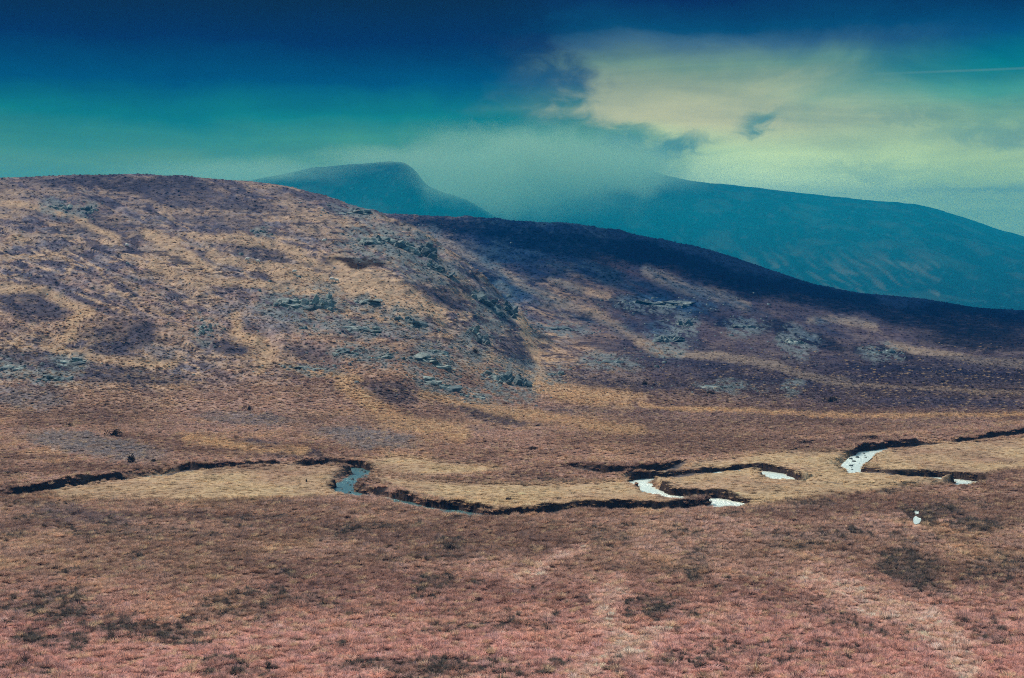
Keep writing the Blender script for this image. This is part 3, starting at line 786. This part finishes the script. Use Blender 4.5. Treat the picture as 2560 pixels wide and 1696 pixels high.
def scatter(name, n, y0, y1, seed, size, mode='flat', blade=1.56):
    r = np.random.default_rng(seed)
    Y = np.sqrt(r.random(n) * (y1 ** 2 - y0 ** 2) + y0 ** 2); X = r.uniform(-.385, .385, n) * (Y * .9 + 44); a = X / Y
    if mode == 'slope':
        k0 = r.random(n) < np.exp(-(Y - 262) / 62.0); X, Y, a = X[k0], Y[k0], a[k0]; n = len(X)
    Z, isl_, ch, _ = height(X, Y, True, True)
    keep = (ch > .1) & (np.hypot((X / Y - POOL_C[0] / POOL_C[1]) * POOL_C[1], (Y - POOL_C[1] + 2.0) * .13) > .72)
    if mode == 'slope': keep &= r.random(n) < (.55 + .45 * sstep(fbm(X / 30, Y / 22, 3, 160), -.4, .2))
    if mode == 'hill': keep &= (Z > -6) & (Y < np.where(isl_, np.interp(a, AT, LD), np.interp(a, AT, MD)) + 6)
    X, Y, Z, ch = X[keep], Y[keep], Z[keep], ch[keep]
    col, dk, pale = vegetation(X, Y, Z, None)
    n = len(X)
    k = r.integers(0, 3, n)
    k = np.where(pale, np.where(r.random(n) < .5, 5, 1), k)
    rm = r.random(n) < np.clip(dk * (.55 + 1.1 * fbm(X / .9, Y / 1.4, 2, 140)), 0, .95)
    k = np.where(rm, np.where(r.random(n) < .6, 3, 4), k)
    edgey = (ch < 1.2)
    lum = r.normal(1.0, .12 if mode == 'hill' else .2, n)
    c = col * np.clip(lum, .5, 1.6)[:, None]
    hueshift = r.normal(0, .06, n)
    c = c * np.stack([1 + hueshift * .5, 1 - hueshift * .2, 1 - hueshift], 1)
    c = np.where(rm[:, None], RUSH * r.uniform(1.1, 2.6, n)[:, None] * np.array((1.05, 1.0, .95)), c)
    lightt = (r.random(n) < (.02 * (col[:, 0] > .2) if mode == 'hill' else .10)) & ~rm
    c = np.where(lightt[:, None], lerp(c, PALE * 1.12, np.full(n, .6)), c)
    dkt = (r.random(n) < .05)
    c = np.where(dkt[:, None], c * .45, c)
    c = c * blade
    s = size * np.clip(r.lognormal(0, .28, n), .45, 2.0)
    if mode == 'hill': s = s * (.55 + Y / 550); k = np.where(r.random(n) < .12, 4, 5)
    s = np.where(pale, s * .8, s); s = np.where(edgey, s * 1.15, s)
    me = bpy.data.meshes.new(name); me.vertices.add(n)
    me.vertices.foreach_set('co', np.stack([X, Y, Z - .04], 1).astype(np.float32).ravel())
    for nm, typ, arr in (('size', 'FLOAT', s.astype(np.float32)), ('turn', 'FLOAT', (r.random(n) * 6.283).astype(np.float32)), ('pick', 'INT', k.astype(np.int32))):
        me.attributes.new(nm, typ, 'POINT').data.foreach_set('value', arr)
    me.attributes.new('tint', 'FLOAT_COLOR', 'POINT').data.foreach_set('color', np.c_[np.clip(c, .002, .8), np.ones(n)].astype(np.float32).ravel())
    ob = bpy.data.objects.new(name, me); COL.objects.link(ob); ob['kind'] = 'stuff'
    ng = bpy.data.node_groups.new(name, 'GeometryNodeTree')
    ng.interface.new_socket('Geometry', in_out='INPUT', socket_type='NodeSocketGeometry')
    ng.interface.new_socket('Geometry', in_out='OUTPUT', socket_type='NodeSocketGeometry')
    gi = ng.nodes.new('NodeGroupInput'); go = ng.nodes.new('NodeGroupOutput')
    ip = ng.nodes.new('GeometryNodeInstanceOnPoints'); ci = ng.nodes.new('GeometryNodeCollectionInfo')
    ci.inputs['Collection'].default_value = protos; ci.inputs['Separate Children'].default_value = True; ci.inputs['Reset Children'].default_value = True
    def nattr(nm, typ):
        q = ng.nodes.new('GeometryNodeInputNamedAttribute'); q.data_type = typ; q.inputs[0].default_value = nm
        return q.outputs[0]
    m2p = ng.nodes.new('GeometryNodeMeshToPoints')
    ng.links.new(gi.outputs[0], m2p.inputs['Mesh'])
    ng.links.new(m2p.outputs[0], ip.inputs['Points']); ng.links.new(ci.outputs[0], ip.inputs['Instance'])
    ip.inputs['Pick Instance'].default_value = True
    ng.links.new(nattr('pick', 'INT'), ip.inputs['Instance Index'])
    cx = ng.nodes.new('ShaderNodeCombineXYZ'); ng.links.new(nattr('turn', 'FLOAT'), cx.inputs[2])
    ng.links.new(cx.outputs[0], ip.inputs['Rotation'])
    ng.links.new(nattr('size', 'FLOAT'), ip.inputs['Scale'])
    ng.links.new(ip.outputs[0], go.inputs[0])
    md = ob.modifiers.new('scatter', 'NODES'); md.node_group = ng
    return ob
tag(scatter('moor_grass', 115000, 86, 175, 201, .84), 'dry red-brown moor grass and rushes covering the foreground', 'grass')
tag(scatter('meadow_grass', 100000, 175, 262, 202, .74), 'low straw-coloured grass on the flats along the winding stream', 'grass')
tag(scatter('hill_heather', 130000, 265, 980, 204, .85, 'hill', 1.45), 'clumps of heather and rough grass over the hillsides', 'heather')
tag(scatter('slope_grass', 290000, 262, 470, 203, .8, 'slope'), 'rough brown grass at the foot of the hills', 'grass')

# ------------------------------------------------------------------ rock outcrops
def slab_mesh(name, seed, mat):
    r = random.Random(seed); bm = bmesh.new()
    for _ in range(20):
        v = Vector((r.gauss(0, 1), r.gauss(0, 1), r.gauss(0, 1))); v.normalize()
        q = 4.0
        l = (abs(v.x) ** q + abs(v.y) ** q + abs(v.z) ** q) ** (1 / q)
        v = v / l * r.uniform(.78, 1.0)
        bm.verts.new((v.x, v.y * .8, v.z * .55))
    g = bmesh.ops.convex_hull(bm, input=bm.verts)
    bmesh.ops.delete(bm, geom=[e for e in g['geom_interior'] if isinstance(e, bmesh.types.BMVert)], context='VERTS')
    me = bpy.data.meshes.new(name); bm.to_mesh(me); bm.free()
    me.materials.append(mat)
    return me
SLABS = [slab_mesh('rock_slab', 300 + i, MAT_ROCK) for i in range(9)]
SLABSD = [slab_mesh('rock_slab', 400 + i, MAT_ROCKD) for i in range(9)]

def outcrop(px, py, w, h, lean, dark, label, seed):
    r = random.Random(seed)
    X, Y, Z = ground_hit(px, py + h * .35)
    mpp = Y / FPX
    W_, H_ = w * mpp, h * mpp
    root = bpy.data.objects.new('rock_outcrop', None); COL.objects.link(root)
    root.empty_display_size = 1; root.location = (X, Y, Z)
    tag(root, label, 'rock', 'rock outcrops on the hills')
    H_ *= 1.25
    n = max(7, min(24, int(w * h / 110) + 8))
    for i in range(n):
        u = r.uniform(-.5, .5); v = r.random() ** 1.2
        tl = math.tan(math.radians(min(lean, 50)))
        ox = u * W_
        oz_ = (v - .25) * H_ - ox * tl * .55
        oy = v * H_ * 1.6 + r.uniform(-.3, .3) * W_ * .3
        gx_, gy_ = X + ox, Y + oy
        gz = float(height(np.array([gx_]), np.array([gy_]), False)[0])
        me = r.choice(SLABSD if (dark and r.random() < .8) or r.random() < .15 else SLABS)
        ob = bpy.data.objects.new('rock_slab', me); COL.objects.link(ob); ob.parent = root
        sx = W_ * r.uniform(.06, .30) * (1.2 if n < 8 else 1); sz = max(H_ * r.uniform(.16, .46), .25) * 1.3
        ob.scale = (sx, sx * r.uniform(.9, 1.8), sz)
        ob.location = (ox, oy, gz - Z + sz * r.uniform(-.42, .14))
        ob.rotation_euler = (r.uniform(-.25, .25), math.radians(lean) * r.uniform(.5, 1.1) + r.uniform(-.1, .1), r.uniform(0, 6.28) if i % 3 == 0 else r.uniform(-.5, .5))
for i, oc in enumerate(OUTCROPS):
    outcrop(*oc, seed=500 + i)

# loose stones between the crags and in the stream bed (too many to tell apart)
def stone_field(name, pts, mat, seed, label):
    r = random.Random(seed); V = []; F = []
    for (X, Y, Z, s) in pts:
        b0 = len(V); k = 5
        top = [(math.cos(2 * math.pi * j / k + r.random()) * s * r.uniform(.4, .8), math.sin(2 * math.pi * j / k) * s * r.uniform(.4, .8), s * r.uniform(.35, .7)) for j in range(k)]
        bot = [(math.cos(2 * math.pi * j / k) * s * r.uniform(.8, 1.2), math.sin(2 * math.pi * j / k) * s * r.uniform(.7, 1.1), -s * .4) for j in range(k)]
        V += [(X + a_, Y + b_, Z + c_) for a_, b_, c_ in top + bot]
        for j in range(k):
            j2 = (j + 1) % k
            F += [(b0 + j, b0 + k + j, b0 + k + j2), (b0 + j, b0 + k + j2, b0 + j2)]
        F += [(b0, b0 + 1, b0 + 2), (b0, b0 + 2, b0 + 3), (b0, b0 + 3, b0 + 4)]
    ob = mesh_obj(name, V, F, mat, 'stuff', smooth=False)
    ob['label'] = label
r = random.Random(77); pts = []
for oc in OUTCROPS:
    for _ in range(int(oc[2] * .9)):
        x = oc[0] + r.gauss(0, 1) * oc[2] * .9; y = oc[1] + oc[3] * .3 + r.gauss(0, 1) * oc[3] * .7
        X, Y, Z = None, None, None
        pts.append((x, y))
for _ in range(130):
    pts.append((r.uniform(-60, 1330), r.uniform(560, 1010)))
for _ in range(0):
    pts.append((r.uniform(1350, 2600), r.uniform(720, 1000)))
hp = []
Ysamp = np.concatenate([np.arange(230, 420, 1.5), np.arange(420, 1020, 3.0)])
pa = np.array(pts); aa, tt = pix_ray(pa[:, 0], pa[:, 1])
ZZ = height((aa[:, None] * Ysamp[None]).ravel(), np.tile(Ysamp, len(pa)), False).reshape(len(pa), -1)
hitm = ZZ >= CAM_H + tt[:, None] * Ysamp[None]
for i in range(len(pa)):
    if hitm[i].any():
        j = int(np.argmax(hitm[i])); Y = Ysamp[j]
        hp.append((aa[i] * Y, Y, ZZ[i, j], r.uniform(.15, .50) * (Y / 420) * (2.0 if r.random() < .08 else 1)))
stone_field('scattered_stones', hp, MAT_ROCKD, 5, 'small grey stones strewn over the hillsides')
sp = []
for k in range(len(RIV) - 1):
    p, q = RIV[k], RIV[k + 1]
    px_, _ = to_pix(p[0], p[1], 0.0)
    rocky = 1.5 if (760 * K < px_ < 880 * K or 1940 * K < px_ < 2010 * K or 1040 * K < px_ < 1300 * K) else .6
    for _ in range(int(rocky * .8)):
        t = r.random(); off = r.gauss(0, .55) * p[2]
        d = Vector((q[0] - p[0], q[1] - p[1])); d = d.normalized() if d.length else Vector((1, 0))
        sp.append((p[0] + t * (q[0] - p[0]) - d.y * off, p[1] + t * (q[1] - p[1]) + d.x * off, -.78, r.uniform(.12, .38)))
stone_field('stream_stones', sp, MAT_ROCKD, 6, 'dark stones breaking the surface of the stream')

# ------------------------------------------------------------------ bushes
MAT_BUSH = simple_mat('dark_heather', (.032, .030, .026), .5, 6, .9, .1)
MAT_STEM = simple_mat('woody_stem', (.06, .045, .035), .3, 8, .9, .1)
def bush_mesh(name, seed):
    r = random.Random(seed); V = []; F = []
    lobes = [(r.uniform(-.6, .6), r.uniform(-.5, .5), r.uniform(.1, .45), r.uniform(.3, .55)) for _ in range(7)]
    for _ in range(620):
        lx, ly, lz, lr = r.choice(lobes)
        d = Vector((r.gauss(0, 1), r.gauss(0, 1), r.gauss(0, 1))).normalized() * lr * r.uniform(.55, 1.05)
        c = Vector((lx + d.x, ly + d.y, max(.02, lz + d.z * .8)))
        n = Vector((r.gauss(0, 1), r.gauss(0, 1), r.gauss(.3, 1))).normalized()
        t1 = n.orthogonal().normalized(); t2 = n.cross(t1)
        s = r.uniform(.04, .09); b0 = len(V)
        V += [tuple(c + t1 * s), tuple(c + t2 * s * .6), tuple(c - t1 * s), tuple(c - t2 * s * .6)]
        F.append((b0, b0 + 1, b0 + 2, b0 + 3))
    me = bpy.data.meshes.new(name); me.from_pydata(V, [], F); me.materials.append(MAT_BUSH)
    return me
def stem_mesh(name, seed):
    r = random.Random(seed); bm = bmesh.new()
    for _ in range(6):
        a_ = r.uniform(0, 6.28); tip = Vector((math.cos(a_) * .5, math.sin(a_) * .4, r.uniform(.3, .55))); base = Vector((r.uniform(-.12, .12), r.uniform(-.12, .12), -.1))
        ring0 = [bm.verts.new(base + Vector((math.cos(k * 2.1) * .035, math.sin(k * 2.1) * .035, 0))) for k in range(3)]
        ring1 = [bm.verts.new(tip + Vector((math.cos(k * 2.1) * .012, math.sin(k * 2.1) * .012, 0))) for k in range(3)]
        for k in range(3): bm.faces.new((ring0[k], ring0[(k + 1) % 3], ring1[(k + 1) % 3], ring1[k]))
    me = bpy.data.meshes.new(name); bm.to_mesh(me); bm.free(); me.materials.append(MAT_STEM)
    return me
BM = [bush_mesh('foliage', 600 + i) for i in range(4)]; SM = [stem_mesh('stem', 650 + i) for i in range(2)]
BUSHES = [  # x, y (foot), width px, height px, label
    (282, 1092, 48, 24, 'broad dark bush on the grey slope left of the stream, the larger of two'),
    (328, 1158, 38, 28, 'round dark bush just above the stream at left, beside a pale stone'),
    (385, 1156, 26, 12, 'low dark bush between the round bush and the stream ditch'),
    (173, 1067, 26, 11, 'small dark bush near the left foot of the near hill'),
    (620, 1026, 26, 14, 'small dark bush alone on the brown slope below the hill'),
    (766, 1206, 7, 12, 'tiny upright dark tuft on the pale flat left of the stream bend'),
    (1332, 1124, 40, 11, 'flat dark bush on the brown moor left of the stream junction'),
    (1125, 1380, 40, 22, 'dark heather mound in the open moor below the stream'),
    (2072, 1006, 44, 17, 'solitary dark bush on the brown moor at right under the far hill'),
    (1778, 986, 36, 9, 'low dark bush by the flat rocks at the foot of the far hill'),
    (1610, 964, 22, 14, 'small dark bush among rocks at the left foot of the far hill'),
    (2067, 1482, 26, 14, 'small dark bush beside the pale track at lower right'),
    (1831, 1600, 18, 10, 'tiny dark bush in the red grass at bottom centre right'),
    (1272, 1252, 24, 12, 'low bush on the pale grass inside the long stream bend'),
    (1188, 884, 22, 16, 'dark bush on top of the spur ridge'),
    (2010, 1112, 50, 14, 'dark heather on the bank left of the upper stream bend'),
    (2170, 1098, 60, 12, 'dark heather along the far bank above the upper stream bend'),
    (1190 * K, 1079, 1, 1, ''),
]
for i, (x, y, w, h, lab) in enumerate(BUSHES):
    if not lab: continue
    X, Y, Z = ground_hit(x, y); mpp = Y / FPX
    root = bpy.data.objects.new('heather_bush', None); COL.objects.link(root); root.location = (X, Y, Z - .05)
    tag(root, lab, 'bush', 'dark bushes on the moor')
    for nm, me in (('foliage', BM[i % 4]), ('stem', SM[i % 2])):
        ob = bpy.data.objects.new(nm, me); COL.objects.link(ob); ob.parent = root
        ob.scale = (w * mpp / 2 , w * mpp / 2 * .8, h * mpp / .85); ob.rotation_euler = (0, 0, i * 1.3 if h > w * .6 else 0)

# bleached grass spray at the bottom edge
root = tussock('bleached_grass', 26, 1.5, .028, 1.0, .55, simple_mat('bleached_straw', (.55, .42, .26), .2, 5, .8, .2), 9, 4)
COL.objects.link(root); X, Y, Z = ground_hit(1890, 1690); root.location = (X, Y, Z + .35)
tag(root, 'pale bleached grass stalks lying in the red grass at the bottom edge', 'grass')

# ------------------------------------------------------------------ sheep
MAT_WOOL = simple_mat('wool', (.78, .76, .68), .12, 12, .95, .1)
MAT_FACE = simple_mat('sheep_face', (.10, .09, .08), .2, 12, .8, .2)
def sheep_mesh():
    pts = [(-.48, 0, .62), (-.25, 0, .66), (.05, 0, .66), (.32, 0, .68), (.50, 0, .76), (.62, 0, .72), (.76, 0, .62),
           (-.38, .13, .50), (-.40, .13, .28), (-.36, .13, .02), (-.38, -.13, .50), (-.40, -.13, .28), (-.36, -.13, .02),
           (.30, .12, .50), (.30, .12, .26), (.31, .12, .02), (.30, -.12, .50), (.30, -.12, .26), (.31, -.12, .02),
           (.60, .14, .78), (.60, -.14, .78), (-.60, 0, .50)]
    edges = [(0, 1), (1, 2), (2, 3), (3, 4), (4, 5), (5, 6), (0, 7), (7, 8), (8, 9), (0, 10), (10, 11), (11, 12), (3, 13), (13, 14), (14, 15), (3, 16), (16, 17), (17, 18), (5, 19), (5, 20), (0, 21)]
    rad = [.22, .27, .28, .25, .15, .12, .07] + [.11, .05, .035] * 2 + [.10, .045, .035] * 2 + [.035, .035, .05]
    me = bpy.data.meshes.new('sheep'); me.from_pydata(pts, edges, [])
    ob = bpy.data.objects.new('sheep', me); COL.objects.link(ob)
    sk = ob.modifiers.new('skin', 'SKIN'); sub_ = ob.modifiers.new('sub', 'SUBSURF'); sub_.levels = sub_.render_levels = 1
    for v, q in zip(me.skin_vertices[0].data, rad): v.radius = (q, q)
    me.skin_vertices[0].data[2].use_root = True
    dg = bpy.context.evaluated_depsgraph_get(); dg.update()
    m2 = bpy.data.meshes.new_from_object(ob.evaluated_get(dg))
    bpy.data.objects.remove(ob)
    m2.materials.clear(); m2.materials.append(MAT_WOOL); m2.materials.append(MAT_FACE)
    for p_ in m2.polygons:
        p_.use_smooth = True
        if p_.center.x > .60 or (p_.center.z < .30): p_.material_index = 1
    return m2
SHEEP = sheep_mesh()
for (x, y, rz, lab) in [(618, 653, .3, 'white sheep in mid slope, left one of the upper pair'), (645, 658, 2.8, 'white sheep in mid slope, right one of the upper pair'),
                        (829, 702, .2, 'white sheep on the straw-coloured slope, left one of the lower pair'), (842, 706, 3.4, 'white sheep on the straw-coloured slope, right one of the lower pair'),
                        (810, 605, .6, 'white sheep high on the near hill left of the crest crag'), (317, 618, 2.5, 'white sheep alone on the left upper slope of the near hill'), (736, 684, .1, 'white sheep between the upper and lower pairs')]:
    X, Y, Z = ground_hit(x, y + 2)
    ob = bpy.data.objects.new('sheep', SHEEP); COL.objects.link(ob); ob.location = (X, Y, Z); ob.rotation_euler = (0, 0, rz); ob.scale = (1.1,) * 3
    tag(ob, lab, 'sheep', 'sheep grazing on the near hill')

# ------------------------------------------------------------------ air
HZ_TOP = 200.0
bm = bmesh.new(); bmesh.ops.create_cube(bm, size=1.0)
for v in bm.verts: v.co = Vector((v.co.x * 6800, v.co.y * 4900 + 1700, (v.co.z + .5) * (HZ_TOP + 52) - 52 - 1))
me = bpy.data.meshes.new('haze'); bm.to_mesh(me); bm.free()
haze = bpy.data.objects.new('haze', me); COL.objects.link(haze); haze['kind'] = 'stuff'
m, N = new_mat('haze_air')
pv = N.n('ShaderNodeVolumePrincipled'); pv.inputs['Color'].default_value = (.008, .27, .80, 1); pv.inputs['Density'].default_value = .00023
pv.inputs['Anisotropy'].default_value = -.1
o = N.n('ShaderNodeOutputMaterial'); N.t.links.new(pv.outputs[0], o.inputs['Volume'])
me.materials.append(m)

# mist lying on the mountain tops
MB = [  # photo x, y, distance, radius across, depth, height (m), density
    (1210, 440, 1900, 90, 230, 40, .010), (1380, 425, 1950, 110, 240, 38, .010), (1300, 500, 1950, 110, 200, 36, .004), (975, 400, 1850, 70, 160, 9, .010),
    (640, 440, 1850, 130, 160, 14, .008), (1530, 415, 2100, 80, 200, 24, .006), (1480, 540, 2000, 110, 150, 30, .002), (1620, 435, 2050, 90, 200, 26, .0035), (1450, 470, 2050, 90, 200, 30, .004)]
m, N = new_mat('mist_air')
geo = N.n('ShaderNodeNewGeometry').outputs['Position']
sp3 = N.n('ShaderNodeSeparateXYZ'); N.t.links.new(geo, sp3.inputs[0])
nz = N.noise(N.vm('MULTIPLY', geo, (1, .5, 1.6)), .016, 6, .66, .8)
tot = N.m('MULTIPLY', N.smooth(sp3.outputs[2], 165, 60, 0.0, .00062), N.smooth(sp3.outputs[0], 800, 0, .55, 1.0))
tot = base_d = N.m('MULTIPLY', tot, N.smooth(nz, .25, .7, .6, 1.3))
for (x, y, D, rx, ry, rz, dn) in MB:
    a_, t_ = pix_ray(x, y); c = (float(a_ * D), float(D), float(CAM_H + t_ * D))
    dd = N.vm('LENGTH', N.vm('DIVIDE', N.vm('SUBTRACT', geo, c), (rx, ry, rz)))
    bl = N.smooth(N.m('ADD', dd, N.m('MULTIPLY', N.m('SUBTRACT', nz, .5), 2.0)), 1.5, .15, 0.0, dn)
    tot = N.m('ADD', tot, bl)
pv = N.n('ShaderNodeVolumePrincipled'); N.put(pv.inputs['Color'], N.mix(N.m('DIVIDE', base_d, N.m('MAXIMUM', tot, 1e-7)), (.54, .96, .64, 1), (.0, .78, .80, 1))); N.put(pv.inputs['Density'], tot)
pv.inputs['Anisotropy'].default_value = .1
o = N.n('ShaderNodeOutputMaterial'); N.t.links.new(pv.outputs[0], o.inputs['Volume'])
bm = bmesh.new(); bmesh.ops.create_cube(bm, size=1.0)
for v in bm.verts: v.co = Vector((v.co.x * 3200, v.co.y * 1500 + 1830, (v.co.z + .5) * 249 - 51))
me = bpy.data.meshes.new('mist'); bm.to_mesh(me); bm.free(); me.materials.append(m)
mist = bpy.data.objects.new('mist', me); COL.objects.link(mist); mist['kind'] = 'stuff'
cy.volume_bounces = 1
cy.volume_step_rate = 1.0; cy.volume_max_steps = 128
